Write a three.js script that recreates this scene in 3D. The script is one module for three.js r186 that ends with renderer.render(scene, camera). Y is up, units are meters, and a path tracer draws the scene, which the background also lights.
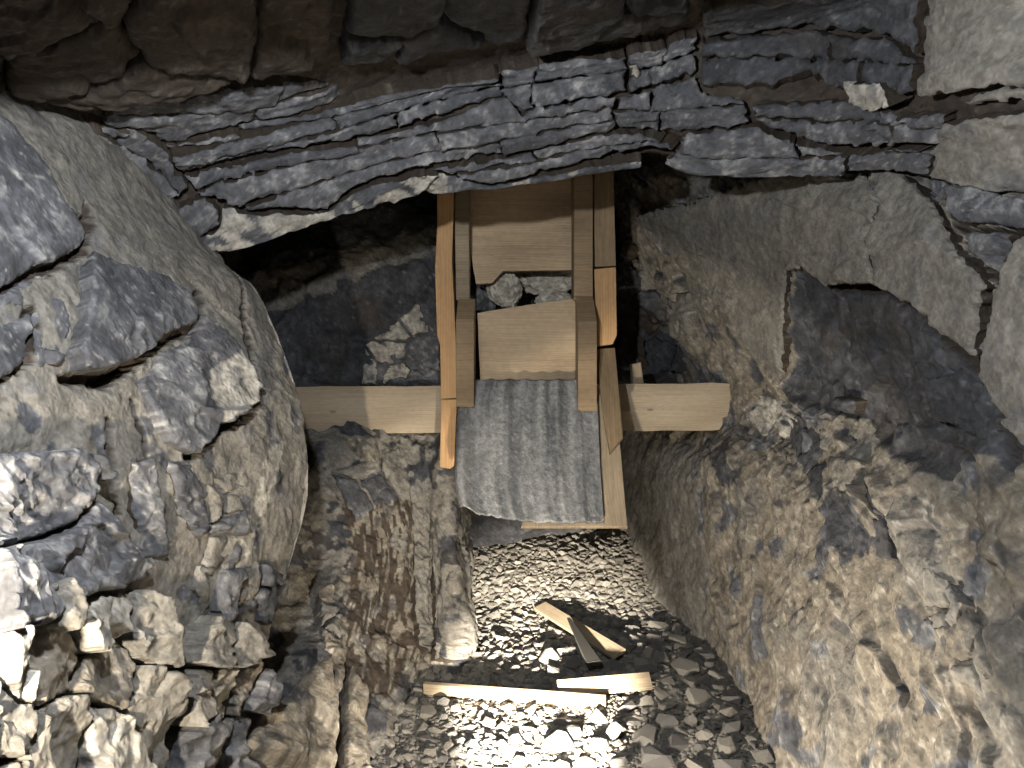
import * as THREE from 'three';
import { ConvexGeometry } from 'three/addons/geometries/ConvexGeometry.js';
import { RoundedBoxGeometry } from 'three/addons/geometries/RoundedBoxGeometry.js';
import { mergeGeometries } from 'three/addons/utils/BufferGeometryUtils.js';
import { createNoise3D } from 'simplex-noise';

// ---------------------------------------------------------------- camera, lamps, exposure
const scene = new THREE.Scene();
scene.background = new THREE.Color(0x000000);
const EYE = 1.6, F = 740;
const camera = new THREE.PerspectiveCamera(2 * Math.atan(384 / F) * 180 / Math.PI, 1024 / 768, 0.05, 60);
camera.position.set(0, EYE, 0);
camera.lookAt(0, EYE, -5);
const renderer = new THREE.WebGLRenderer({ antialias: true });
renderer.toneMapping = THREE.LinearToneMapping;
renderer.toneMappingExposure = 1.0;
renderer.shadowMap.enabled = true;
renderer.shadowMap.type = THREE.PCFSoftShadowMap;
// three work lamps light the tunnel (their housings are built at the end):
//  - a cool one hung under the roof over the path, a warm one on a stand over the rubble, a warm one beside the left wall
const LAMPS = {
  roof: { pos: [-0.48, 2.27, -0.95], aim: [0.15, -0.95, -0.33], angle: 1.55, penumbra: 0.03, cd: 19, color: [0.96, 0.98, 1.0] },
  floor: { pos: [0.05, 0.21, -2.2], aim: [0.47, -0.74, -0.58], angle: 1.54, penumbra: 0.05, cd: 19, color: [1.0, 0.89, 0.73] },
  side: { pos: [-0.95, 1.12, -0.7], aim: [-0.24, -0.14, -1], angle: 0.62, penumbra: 0.8, cd: 33, color: [1.0, 0.87, 0.68] },
};
const FLOOR_CORE = { aim: [0.06, -0.25, -1.0], angle: 0.37, penumbra: 1, cd: 520 };   // the hot middle of the floor lamp's reflector

// ---------------------------------------------------------------- helpers
const V3 = THREE.Vector3;
const W = (x, y, z) => new V3(x, y, z);
const at = (x, y, d) => new V3((x - 512) / F * d, EYE - (y - 384) / F * d, -d);   // a spot seen at x, y that lies d metres down the tunnel
function rng(seed) { let a = seed >>> 0; return () => { a = (a + 0x6D2B79F5) >>> 0; let t = a; t = Math.imul(t ^ (t >>> 15), t | 1); t ^= t + Math.imul(t ^ (t >>> 7), t | 61); return ((t ^ (t >>> 14)) >>> 0) / 4294967296; }; }
const noise3 = createNoise3D(rng(11));
const clamp = (x, a = 0, b = 1) => Math.min(b, Math.max(a, x));
const smooth = (a, b, x) => { const t = clamp((x - a) / (b - a)); return t * t * (3 - 2 * t); };
const mix3 = (a, b, t) => [a[0] + (b[0] - a[0]) * t, a[1] + (b[1] - a[1]) * t, a[2] + (b[2] - a[2]) * t];
const mul3 = (a, k) => [a[0] * k, a[1] * k, a[2] * k];
function fbm(x, y, z, f, o) { let s = 0, a = 1, n = 0; for (let i = 0; i < o; i++) { s += a * noise3(x * f, y * f, z * f + i * 7.3); n += a; a *= 0.5; f *= 2.03; } return s / n; }
function hash(i, j, k) { let h = (i * 374761393 + j * 668265263 + k * 974711) | 0; h = Math.imul(h ^ (h >>> 13), 1274126177); h ^= h >>> 16; return (h >>> 0) / 4294967296; }
const taken = {};
function numbered(n) { if (!(n in taken)) { taken[n] = 0; return n; } taken[n]++; return n + '_' + String(taken[n]).padStart(3, '0'); }
function shadows(o) { o.castShadow = true; o.receiveShadow = true; return o; }
function tag(o, label, category, group, kind) { if (label) o.userData.label = label; if (category) o.userData.category = category; if (group) o.userData.group = group; if (kind) o.userData.kind = kind; return o; }
function thing(name, label, category, pos = W(0, 0, 0), group) { const o = new THREE.Group(); o.name = numbered(name); o.position.copy(pos); scene.add(o); return tag(o, label, category, group); }
function part(name, geo, mat, parent, label) {   // geometry given in world metres, kept in the parent's own axes
  const m = shadows(new THREE.Mesh(geo, mat)); m.name = name;
  let p = parent; while (p && p !== scene) { geo.translate(-p.position.x, -p.position.y, -p.position.z); p = p.parent; }
  parent.add(m); if (label) m.userData.label = label; return m;
}
function setting(name, label, category) { const g = new THREE.Group(); g.name = name; scene.add(g); return tag(g, label, category, null, 'structure'); }

// ---------------------------------------------------------------- textures: fine grain of rock and wood
function tileNoise(N, cells, seed, cellsY = cells) {   // periodic value noise
  const r = rng(seed), g = new Float32Array(cells * cellsY).map(() => r()), out = new Float32Array(N * N);
  for (let y = 0; y < N; y++) for (let x = 0; x < N; x++) {
    const fx = x / N * cells, fy = y / N * cellsY, i = Math.floor(fx), j = Math.floor(fy), a = smooth(0, 1, fx - i), b = smooth(0, 1, fy - j);
    const G = (p, q) => g[(q % cellsY) * cells + p % cells];
    out[y * N + x] = (G(i, j) * (1 - a) + G(i + 1, j) * a) * (1 - b) + (G(i, j + 1) * (1 - a) + G(i + 1, j + 1) * a) * b;
  }
  return out;
}
function dataTex(N, M, fn, srgb) {
  const d = new Uint8Array(N * M * 4);
  for (let y = 0; y < M; y++) for (let x = 0; x < N; x++) { const c = fn(x, y); const k = (y * N + x) * 4; d[k] = clamp(c[0]) * 255; d[k + 1] = clamp(c[1]) * 255; d[k + 2] = clamp(c[2]) * 255; d[k + 3] = 255; }
  const t = new THREE.DataTexture(d, N, M); t.wrapS = t.wrapT = THREE.RepeatWrapping; t.magFilter = THREE.LinearFilter; t.minFilter = THREE.LinearFilter;
  if (srgb) t.colorSpace = THREE.SRGBColorSpace; t.needsUpdate = true; return t;
}
const N = 512, o1 = tileNoise(N, 16, 1), o2 = tileNoise(N, 43, 2), o3 = tileNoise(N, 120, 3), o4 = tileNoise(N, 256, 4);
const grainTex = dataTex(N, N, (x, y) => { const k = y * N + x, v = 0.80 + 0.14 * (o2[k] - 0.5) + 0.16 * (o3[k] - 0.5) + 0.08 * (o4[k] - 0.5) + 0.14 * (o1[k] - 0.5); return [v, v, v]; }, true);
const bumpTex = dataTex(N, N, (x, y) => { const k = y * N + x, v = 0.42 * o1[k] + 0.34 * o2[k] + 0.18 * o3[k] + 0.06 * o4[k]; return [v, v, v]; });
const metre = (t, r) => { const c = t.clone(); c.repeat.set(r, r); c.needsUpdate = true; return c; };
const rockMat = new THREE.MeshStandardMaterial({ vertexColors: true, map: metre(grainTex, 0.85), bumpMap: metre(bumpTex, 0.85), bumpScale: 0.012, roughness: 0.86 });

// ---------------------------------------------------------------- rock colours: what the stone, the mud film, the rust and the calcite look like
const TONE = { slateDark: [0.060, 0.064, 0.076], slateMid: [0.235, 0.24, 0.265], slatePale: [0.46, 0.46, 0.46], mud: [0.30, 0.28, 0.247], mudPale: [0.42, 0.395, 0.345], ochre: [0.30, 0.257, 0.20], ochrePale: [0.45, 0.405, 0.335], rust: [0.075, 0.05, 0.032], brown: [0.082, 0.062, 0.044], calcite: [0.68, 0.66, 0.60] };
const veinAt = (P, f, s) => Math.abs(noise3(P.x * f + s, P.y * f * 1.3 - s, P.z * f + 2 * s));
function rockColor(kind, P, id = 0.5) {
  const { x, y, z } = P;
  const big = fbm(x + 3, y, z, 1.7, 3), mid = fbm(x, y + 9, z, 6.5, 3), fine = fbm(x, y, z + 5, 24, 3);
  let c;
  if (kind === 'slate') {
    c = mix3(TONE.slateDark, TONE.slateMid, clamp(0.62 + 0.5 * mid + 0.35 * big + 0.7 * (id - 0.5)));
    c = mix3(c, TONE.slatePale, 0.75 * smooth(0.12, 0.6, mid * 0.7 + fine * 0.55 + (id - 0.5) * 0.5));
    const v = Math.min(veinAt(P, 3.1, 1), veinAt(P, 7.2, 4)); c = mix3(c, TONE.calcite, 0.55 * smooth(0.035, 0.006, v) * smooth(-0.2, 0.3, fine + big));
  } else if (kind === 'dark') {
    c = mix3(TONE.slateDark, TONE.slateMid, clamp(0.10 + 0.5 * mid + 0.25 * fine + 0.3 * (id - 0.5)));
    c = mix3(c, TONE.brown, smooth(-0.1, 0.6, big) * 0.5);
    c = mix3(c, TONE.slatePale, 0.4 * smooth(0.04, 0.008, veinAt(P, 4.3, 2)) * smooth(0, 0.4, fine));
  } else if (kind === 'mud') {
    c = mix3(TONE.mud, TONE.mudPale, clamp(0.3 + 0.35 * big + 0.3 * mid + 0.25 * fine));
    c = mix3(c, TONE.slateMid, 0.45 * smooth(0.28, 0.6, fbm(x, y + 4, z, 4.1, 3) + 0.15 * fine));
    c = mix3(c, TONE.mudPale, 0.7 * smooth(0.02, 0.004, veinAt(P, 5.3, 3)) * smooth(0.1, 0.4, mid));
  } else if (kind === 'ochre') {
    c = mix3(TONE.ochre, TONE.ochrePale, clamp(0.35 + 0.45 * mid + 0.35 * fine + 0.4 * (id - 0.5)));
    c = mix3(c, TONE.mud, smooth(-0.1, 0.5, big));
    c = mix3(c, TONE.slateDark, 0.75 * smooth(0.22, 0.5, fbm(x, y, z + 8, 5.2, 4)));
    c = mix3(c, TONE.calcite, 0.5 * smooth(0.4, 0.62, fine + 0.3 * mid));
  } else if (kind === 'pale') {
    c = mix3(TONE.mudPale, [0.86, 0.82, 0.73], clamp(0.5 + 0.5 * mid + 0.5 * fine));
    c = mix3(c, TONE.slateMid, 0.6 * smooth(0.2, 0.5, fbm(x, y, z + 2, 9, 3)));
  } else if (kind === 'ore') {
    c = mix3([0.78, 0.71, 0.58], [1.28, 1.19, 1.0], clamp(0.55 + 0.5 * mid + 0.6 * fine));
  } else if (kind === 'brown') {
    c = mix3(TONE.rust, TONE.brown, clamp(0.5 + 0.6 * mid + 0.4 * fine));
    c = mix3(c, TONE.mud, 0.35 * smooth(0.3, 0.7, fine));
  } else c = mix3(TONE.rust, TONE.brown, clamp(0.3 + 0.5 * fine));
  return mul3(c, 0.62 + 0.18 * fine);
}

// ---------------------------------------------------------------- broken-rock relief
function plates(u, v, size, aspect, angle, seed) {   // facets: every cell of a jittered grid is a small tilted plane
  const ca = Math.cos(angle), sa = Math.sin(angle);
  const wu = u + 0.22 * size * noise3(u / size * 0.9, v / size * 0.9, seed), wv = v + 0.22 * size * noise3(u / size * 0.9 + 40, v / size * 0.9, seed);
  const x = (wu * ca + wv * sa) / size / aspect, y = (-wu * sa + wv * ca) / size;
  const i0 = Math.floor(x), j0 = Math.floor(y); let d1 = 9e9, d2 = 9e9, c1 = null, c2 = null;
  for (let j = j0 - 1; j <= j0 + 1; j++) for (let i = i0 - 1; i <= i0 + 1; i++) {
    const cx = i + hash(i, j, seed), cy = j + hash(i, j, seed + 17), d = (x - cx) ** 2 + (y - cy) ** 2;
    if (d < d1) { d2 = d1; c2 = c1; d1 = d; c1 = [i, j, x - cx, y - cy]; } else if (d < d2) { d2 = d; c2 = [i, j, x - cx, y - cy]; }
  }
  const H = ([i, j, bx, by]) => (hash(i, j, seed + 31) - 0.5) * 0.9 + (hash(i, j, seed + 5) - 0.5) * 1.5 * bx + (hash(i, j, seed + 7) - 0.5) * 1.5 * by;
  const w = 0.5 + 0.5 * smooth(0, 0.011 / size, Math.sqrt(d2) - Math.sqrt(d1));
  return { h: H(c1) * w + H(c2) * (1 - w), id: hash(c1[0], c1[1], seed + 31) };
}
const card = (a, b, c, d, t) => { const k = 0.38, m0 = k * (c - a), m1 = k * (d - b), t2 = t * t, t3 = t2 * t; return (2 * t3 - 3 * t2 + 1) * b + (t3 - 2 * t2 + t) * m0 + (-2 * t3 + 3 * t2) * c + (t3 - t2) * m1; };
class Sheet {   // a smooth surface through a net of survey points, measured in metres along u and v
  constructor(net, inside, from = 0) {
    this.net = net; this.R = net.length; this.C = net[0].length; this.inside = inside; this.from = from;
    const dist = (a, b) => a.distanceTo(b);
    this.us = [0]; for (let c = 1; c < this.C; c++) { let s = 0; for (let r = 0; r < this.R; r++) s += dist(net[r][c], net[r][c - 1]); this.us.push(this.us[c - 1] + s / this.R); }
    this.vs = [0]; for (let r = 1; r < this.R; r++) { let s = 0; for (let c = 0; c < this.C; c++) s += dist(net[r][c], net[r - 1][c]); this.vs.push(this.vs[r - 1] + s / this.C); }
    this.U = this.us[this.C - 1]; this.V = this.vs[this.R - 1];
    const m = this.normalRaw(this.U / 2, this.V / 2), p = this.point(this.U / 2, this.V / 2);
    this.sign = m.dot(inside.clone().sub(p)) < 0 ? -1 : 1;
    this.samples = [];
    for (let j = 0; j <= 90; j++) for (let i = 0; i <= 90; i++) { const u = this.U * i / 90, v = this.V * j / 90, q = this.point(u, v); if (q.z < -0.3 && v >= this.vs[from] - 0.04) this.samples.push([512 + q.x / -q.z * F, 384 - (q.y - EYE) / -q.z * F, u, v, -q.z]); }
  }
  static find(a, x) { let i = 0; while (i < a.length - 2 && x > a[i + 1]) i++; return [i, (x - a[i]) / (a[i + 1] - a[i])]; }
  point(u, v) {
    const [c, s] = Sheet.find(this.us, u), [r, t] = Sheet.find(this.vs, v), n = this.net, R = this.R - 1, C = this.C - 1;
    const cc = [Math.max(0, c - 1), c, Math.min(C, c + 1), Math.min(C, c + 2)], rr = [Math.max(0, r - 1), r, Math.min(R, r + 1), Math.min(R, r + 2)];
    const out = [0, 0, 0], ax = ['x', 'y', 'z'];
    for (let k = 0; k < 3; k++) { const a = ax[k], q = []; for (let i = 0; i < 4; i++) { const row = n[rr[i]]; q.push(card(row[cc[0]][a], row[cc[1]][a], row[cc[2]][a], row[cc[3]][a], s)); } out[k] = card(q[0], q[1], q[2], q[3], t); }
    return new V3(out[0], out[1], out[2]);
  }
  normalRaw(u, v) { const e = 0.02, a = this.point(u + e, v).sub(this.point(u - e, v)), b = this.point(u, v + e).sub(this.point(u, v - e)); return a.cross(b).normalize(); }
  normal(u, v) { return this.normalRaw(u, v).multiplyScalar(this.sign); }
  locate(x, y) {   // where on this surface the spot surveyed from the path at x, y lies
    let b = null, bd = 9e9;
    for (const s of this.samples) { const d = (s[0] - x) ** 2 + (s[1] - y) ** 2 + 30 * s[4] * s[4]; if (d < bd) { bd = d; b = s; } }
    let [, , u, v] = b;
    const pr = (p, q) => { const m = this.point(p, q), z = Math.max(0.2, -m.z); return [512 + m.x / z * F, 384 - (m.y - EYE) / z * F]; };
    for (let k = 0; k < 8; k++) {
      const e = 0.004, p0 = pr(u, v), pu = pr(u + e, v), pv = pr(u, v + e);
      const a = (pu[0] - p0[0]) / e, c = (pu[1] - p0[1]) / e, d = (pv[0] - p0[0]) / e, f = (pv[1] - p0[1]) / e, det = a * f - c * d; if (Math.abs(det) < 1e-3) break;
      const dx = x - p0[0], dy = y - p0[1];
      u += clamp((f * dx - d * dy) / det, -0.12, 0.12); v += clamp((a * dy - c * dx) / det, -0.12, 0.12);
      u = clamp(u, 0, this.U); v = clamp(v, this.vs[this.from], this.V);
    }
    return [u, v];
  }
  trace(list) { return list.map(([x, y]) => this.locate(x, y)); }
}
function polyDist(poly, x, y) {   // distance to an outline, positive inside
  let d = 9e9, inside = false;
  for (let i = 0, j = poly.length - 1; i < poly.length; j = i++) {
    const [ax, ay] = poly[j], [bx, by] = poly[i], ex = bx - ax, ey = by - ay, l = ex * ex + ey * ey || 1e-9;
    const t = clamp(((x - ax) * ex + (y - ay) * ey) / l), dx = x - ax - t * ex, dy = y - ay - t * ey; d = Math.min(d, dx * dx + dy * dy);
    if ((ay > y) !== (by > y) && x < (bx - ax) * (y - ay) / (by - ay) + ax) inside = !inside;
  }
  return inside ? Math.sqrt(d) : -Math.sqrt(d);
}
function lineDist(line, x, y) { let d = 9e9; for (let i = 1; i < line.length; i++) { const [ax, ay] = line[i - 1], [bx, by] = line[i], ex = bx - ax, ey = by - ay, t = clamp(((x - ax) * ex + (y - ay) * ey) / (ex * ex + ey * ey)), dx = x - ax - t * ex, dy = y - ay - t * ey; d = Math.min(d, Math.sqrt(dx * dx + dy * dy)); } return d; }
function meshFrom(pos, col, uv, idx) {   // uv in metres: box mapping by the way each triangle faces, vertices doubled where that changes
  let g = new THREE.BufferGeometry();
  g.setAttribute('position', new THREE.Float32BufferAttribute(pos, 3)); g.setIndex(idx); g.computeVertexNormals();
  if (uv) { g.setAttribute('color', new THREE.Float32BufferAttribute(col, 3)); g.setAttribute('uv', new THREE.Float32BufferAttribute(uv, 2)); return g; }
  const nr = g.attributes.normal.array, made = new Map(), P = [], N = [], C = [], T = [], I = [];
  for (let t = 0; t < idx.length; t += 3) {
    const [a, b, c] = [idx[t] * 3, idx[t + 1] * 3, idx[t + 2] * 3];
    const ux = pos[b] - pos[a], uy = pos[b + 1] - pos[a + 1], uz = pos[b + 2] - pos[a + 2], vx = pos[c] - pos[a], vy = pos[c + 1] - pos[a + 1], vz = pos[c + 2] - pos[a + 2];
    const nx = Math.abs(uy * vz - uz * vy), ny = Math.abs(uz * vx - ux * vz), nz = Math.abs(ux * vy - uy * vx), ax = nx >= ny && nx >= nz ? 0 : ny >= nz ? 1 : 2;
    for (const q of [a, b, c]) { const k = q + ax; let m = made.get(k); if (m === undefined) { m = P.length / 3; made.set(k, m); P.push(pos[q], pos[q + 1], pos[q + 2]); N.push(nr[q], nr[q + 1], nr[q + 2]); C.push(col[q], col[q + 1], col[q + 2]); T.push(pos[q + (ax === 0 ? 2 : 0)], pos[q + (ax === 1 ? 2 : 1)]); } I.push(m); }
  }
  g = new THREE.BufferGeometry(); g.setAttribute('position', new THREE.Float32BufferAttribute(P, 3)); g.setAttribute('normal', new THREE.Float32BufferAttribute(N, 3)); g.setAttribute('color', new THREE.Float32BufferAttribute(C, 3)); g.setAttribute('uv', new THREE.Float32BufferAttribute(T, 2)); g.setIndex(I); return g;
}
// relief(u, v, P) -> { h, kind, id }: height over the sheet and the sort of rock at that spot
function faceMesh(name, sheet, step, relief, parent) {
  const nu = Math.ceil(sheet.U / step), nv = Math.ceil(sheet.V / step), pos = [], col = [], idx = [];
  for (let j = 0; j <= nv; j++) for (let i = 0; i <= nu; i++) {
    const u = sheet.U * i / nu, v = sheet.V * j / nv, P = sheet.point(u, v), n = sheet.normal(u, v), r = relief(u, v, P);
    const c = r.color || rockColor(r.kind, P, r.id); P.addScaledVector(n, r.h); pos.push(P.x, P.y, P.z); col.push(c[0], c[1], c[2]);
  }
  for (let j = 0; j < nv; j++) for (let i = 0; i < nu; i++) { const a = j * (nu + 1) + i, b = a + 1, c = a + nu + 1, d = c + 1; if (sheet.sign > 0) idx.push(a, b, d, a, d, c); else idx.push(a, d, b, a, c, d); }
  return part(name, meshFrom(pos, col, null, idx), rockMat, parent);
}
let blockSeed = 100;
// a loose or jointed block standing proud of the sheet: outline in metres on the sheet, lift, thickness, rounded broken edge, own tilt
function block(name, sheet, poly, o, parent) {
  const { lift = 0.05, deep = 0.09, round = 0.018, gap = 0.008, jag = 0.009, step = 0.011, tilt = 0.12, kind = 'slate', rough = 0.01, facet = 0.12, aspect = 1.6, angle = 0, mixKind, label } = o;
  const seed = blockSeed++, r = rng(seed); let u0 = 9, u1 = -9, v0 = 9, v1 = -9, cu = 0, cv = 0;
  for (const [u, v] of poly) { u0 = Math.min(u0, u); u1 = Math.max(u1, u); v0 = Math.min(v0, v); v1 = Math.max(v1, v); cu += u / poly.length; cv += v / poly.length; }
  const tu = (o.tu ?? (r() - 0.5)) * tilt * 2, tv = (o.tv ?? (r() - 0.5)) * tilt * 2;
  const sd = (u, v) => { const a = jag * (noise3(u * 14, v * 14, seed) + 0.5 * noise3(u * 37, v * 37, seed)), b = jag * (noise3(u * 14 + 50, v * 14, seed) + 0.5 * noise3(u * 37, v * 37 + 50, seed)); return polyDist(poly, u + a, v + b) - gap; };
  const nu = Math.ceil((u1 - u0) / step) + 4, nv = Math.ceil((v1 - v0) / step) + 4, S = [];
  for (let j = 0; j <= nv; j++) for (let i = 0; i <= nu; i++) S.push(sd(u0 + (i - 2) * step, v0 + (j - 2) * step));
  const map = new Map(), pos = [], col = [], idx = [], edges = new Map();
  const tone = r();
  const vert = (i, j) => {
    const key = j * (nu + 1) + i; if (map.has(key)) return map.get(key);
    let u = u0 + (i - 2) * step, v = v0 + (j - 2) * step, d = S[key];
    if (d < 0) { const e = 0.003; for (let k = 0; k < 2; k++) { const gx = (sd(u + e, v) - sd(u - e, v)) / (2 * e), gy = (sd(u, v + e) - sd(u, v - e)) / (2 * e), l = Math.max(0.3, gx * gx + gy * gy); u -= clamp(gx * d / l, -step, step); v -= clamp(gy * d / l, -step, step); d = sd(u, v); } d = 0; }
    const p = plates(u, v, facet, aspect, angle, seed), q = plates(u, v, facet * 0.35, aspect, angle, seed + 3);
    const e = clamp(d / round), P = sheet.point(clamp(u, 0, sheet.U), clamp(v, 0, sheet.V)), n = sheet.normal(clamp(u, 0, sheet.U), clamp(v, 0, sheet.V));
    const c = rockColor(mixKind && mixKind(u, v, P) || kind, P, clamp(0.5 * tone + 0.5 * (0.6 * p.id + 0.4 * q.id)));
    const h = lift + tu * (u - cu) + tv * (v - cv) + rough * 2.2 * p.h + rough * q.h + rough * 0.4 * fbm(P.x, P.y, P.z, 9, 3) - round * 0.8 * (1 - Math.sqrt(1 - (1 - e) ** 2));
    P.addScaledVector(n, h); const k = pos.length / 3; pos.push(P.x, P.y, P.z); col.push(c[0], c[1], c[2]); map.set(key, k);
    vert.info[k] = [u, v, h, c, n, P]; return k;
  };
  vert.info = [];
  const tri = (a, b, c) => { if (sheet.sign < 0) [b, c] = [c, b]; idx.push(a, b, c); for (const [p, q] of [[a, b], [b, c], [c, a]]) { const rk = q + '_' + p; if (edges.has(rk)) edges.delete(rk); else edges.set(p + '_' + q, [p, q]); } };
  for (let j = 0; j < nv; j++) for (let i = 0; i < nu; i++) {
    const k = j * (nu + 1) + i; if (S[k] <= 0 && S[k + 1] <= 0 && S[k + nu + 1] <= 0 && S[k + nu + 2] <= 0) continue;
    const a = vert(i, j), b = vert(i + 1, j), c = vert(i, j + 1), d = vert(i + 1, j + 1); tri(a, b, d); tri(a, d, c);
  }
  if (!idx.length) return null;
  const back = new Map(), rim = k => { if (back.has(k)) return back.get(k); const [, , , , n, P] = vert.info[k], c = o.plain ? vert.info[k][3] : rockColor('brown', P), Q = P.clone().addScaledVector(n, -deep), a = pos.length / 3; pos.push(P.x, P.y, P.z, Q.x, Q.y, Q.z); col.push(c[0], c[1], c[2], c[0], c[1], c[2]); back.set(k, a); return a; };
  for (const [p, q] of edges.values()) { const a = rim(p), b = rim(q); idx.push(a, b + 1, b, a, a + 1, b + 1); }
  return part(name, meshFrom(pos, col, null, idx), rockMat, parent, label);
}
const cut = (poly, nx, ny, c) => { const out = []; for (let i = 0; i < poly.length; i++) { const a = poly[i], b = poly[(i + 1) % poly.length], da = a[0] * nx + a[1] * ny - c, db = b[0] * nx + b[1] * ny - c; if (da <= 0) out.push(a); if ((da < 0) !== (db < 0)) { const t = da / (da - db); out.push([a[0] + (b[0] - a[0]) * t, a[1] + (b[1] - a[1]) * t]); } } return out; };
function shatter(sheet, list, n, seed, o, parent, name = 'rock_block') {   // an outcrop broken into n blocks
  const poly = sheet.trace(list), r = rng(seed), pts = []; let u0 = 9, u1 = -9, v0 = 9, v1 = -9; for (const [u, v] of poly) { u0 = Math.min(u0, u); u1 = Math.max(u1, u); v0 = Math.min(v0, v); v1 = Math.max(v1, v); }
  let guard = 0; while (pts.length < n && guard++ < 4000) { const p = [u0 + r() * (u1 - u0), v0 + r() * (v1 - v0)]; if (polyDist(poly, p[0], p[1]) > 0.01 && pts.every(q => Math.hypot(p[0] - q[0], p[1] - q[1]) > Math.sqrt((u1 - u0) * (v1 - v0) / n) * 0.55)) pts.push(p); }
  for (const p of pts) {
    let c = poly; for (const q of pts) if (q !== p) { const nx = q[0] - p[0], ny = q[1] - p[1]; c = cut(c, nx, ny, (nx * (p[0] + q[0]) + ny * (p[1] + q[1])) / 2); if (c.length < 3) break; }
    if (c.length >= 3) block(name, sheet, c, { plain: true, ...o, lift: (o.lift ?? 0.05) + (r() - 0.5) * (o.spread ?? 0.05), kind: Array.isArray(o.kind) ? o.kind[Math.floor(r() * o.kind.length)] : o.kind }, parent);
  }
}

// ---------------------------------------------------------------- the tunnel: walls, roof, floor
const HEART = W(0.1, 1.4, -2.2);
// left wall: a long slab running from beside the path to its broken edge in front of the beam's end
const leftWall = setting('wall_left', 'mud-coated rock wall with grey jointed blocks on the left', 'wall');
const leftSheet = new Sheet([
  [W(-1.75, 3.2, 1.3), at(-250, -130, 1.75), at(0, -20, 2.9), at(90, 30, 3.4), at(195, 110, 4.0), at(191, 110, 4.13), at(170, 110, 4.9)],
  [W(-1.55, 2.7, 1.3), at(-250, 60, 1.5), at(0, 104, 2.3), at(95, 130, 2.75), at(212, 246, 3.28), at(208, 246, 3.41), at(190, 225, 4.7)],
  [W(-1.5, 2.3, 1.3), at(-250, 210, 1.4), at(0, 240, 2.05), at(128, 268, 2.58), at(252, 290, 3.28), at(248, 290, 3.41), at(222, 290, 4.6)],
  [W(-1.5, 1.6, 1.3), at(-250, 400, 1.35), at(0, 400, 1.9), at(142, 400, 2.45), at(290, 390, 3.28), at(286, 390, 3.41), at(255, 385, 4.6)],
  [W(-1.45, 1.0, 1.3), at(-250, 560, 1.3), at(0, 540, 1.85), at(140, 530, 2.35), at(301, 500, 3.25), at(297, 500, 3.38), at(262, 500, 4.5)],
  [W(-1.4, 0.5, 1.3), at(-250, 820, 1.2), at(0, 700, 1.75), at(120, 690, 2.2), at(262, 640, 3.0), at(258, 640, 3.13), at(235, 640, 4.0)],
  [W(-1.3, -0.1, 1.3), at(-250, 1250, 1.2), at(0, 1040, 1.7), at(110, 960, 2.1), at(222, 800, 2.8), at(218, 800, 2.93), at(200, 800, 3.4)],
], HEART);
function relieve(u, v, P, s) { const p = plates(u, v, s.size, s.aspect, s.angle, s.seed), q = plates(u, v, s.size * 0.3, s.aspect, s.angle, s.seed + 9); return { h: s.amp * p.h + s.amp * 0.35 * q.h + s.soft * fbm(P.x, P.y, P.z, 2.3, 3) + s.fine * fbm(P.x, P.y, P.z, 11, 3), id: 0.6 * p.id + 0.4 * q.id }; }
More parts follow.
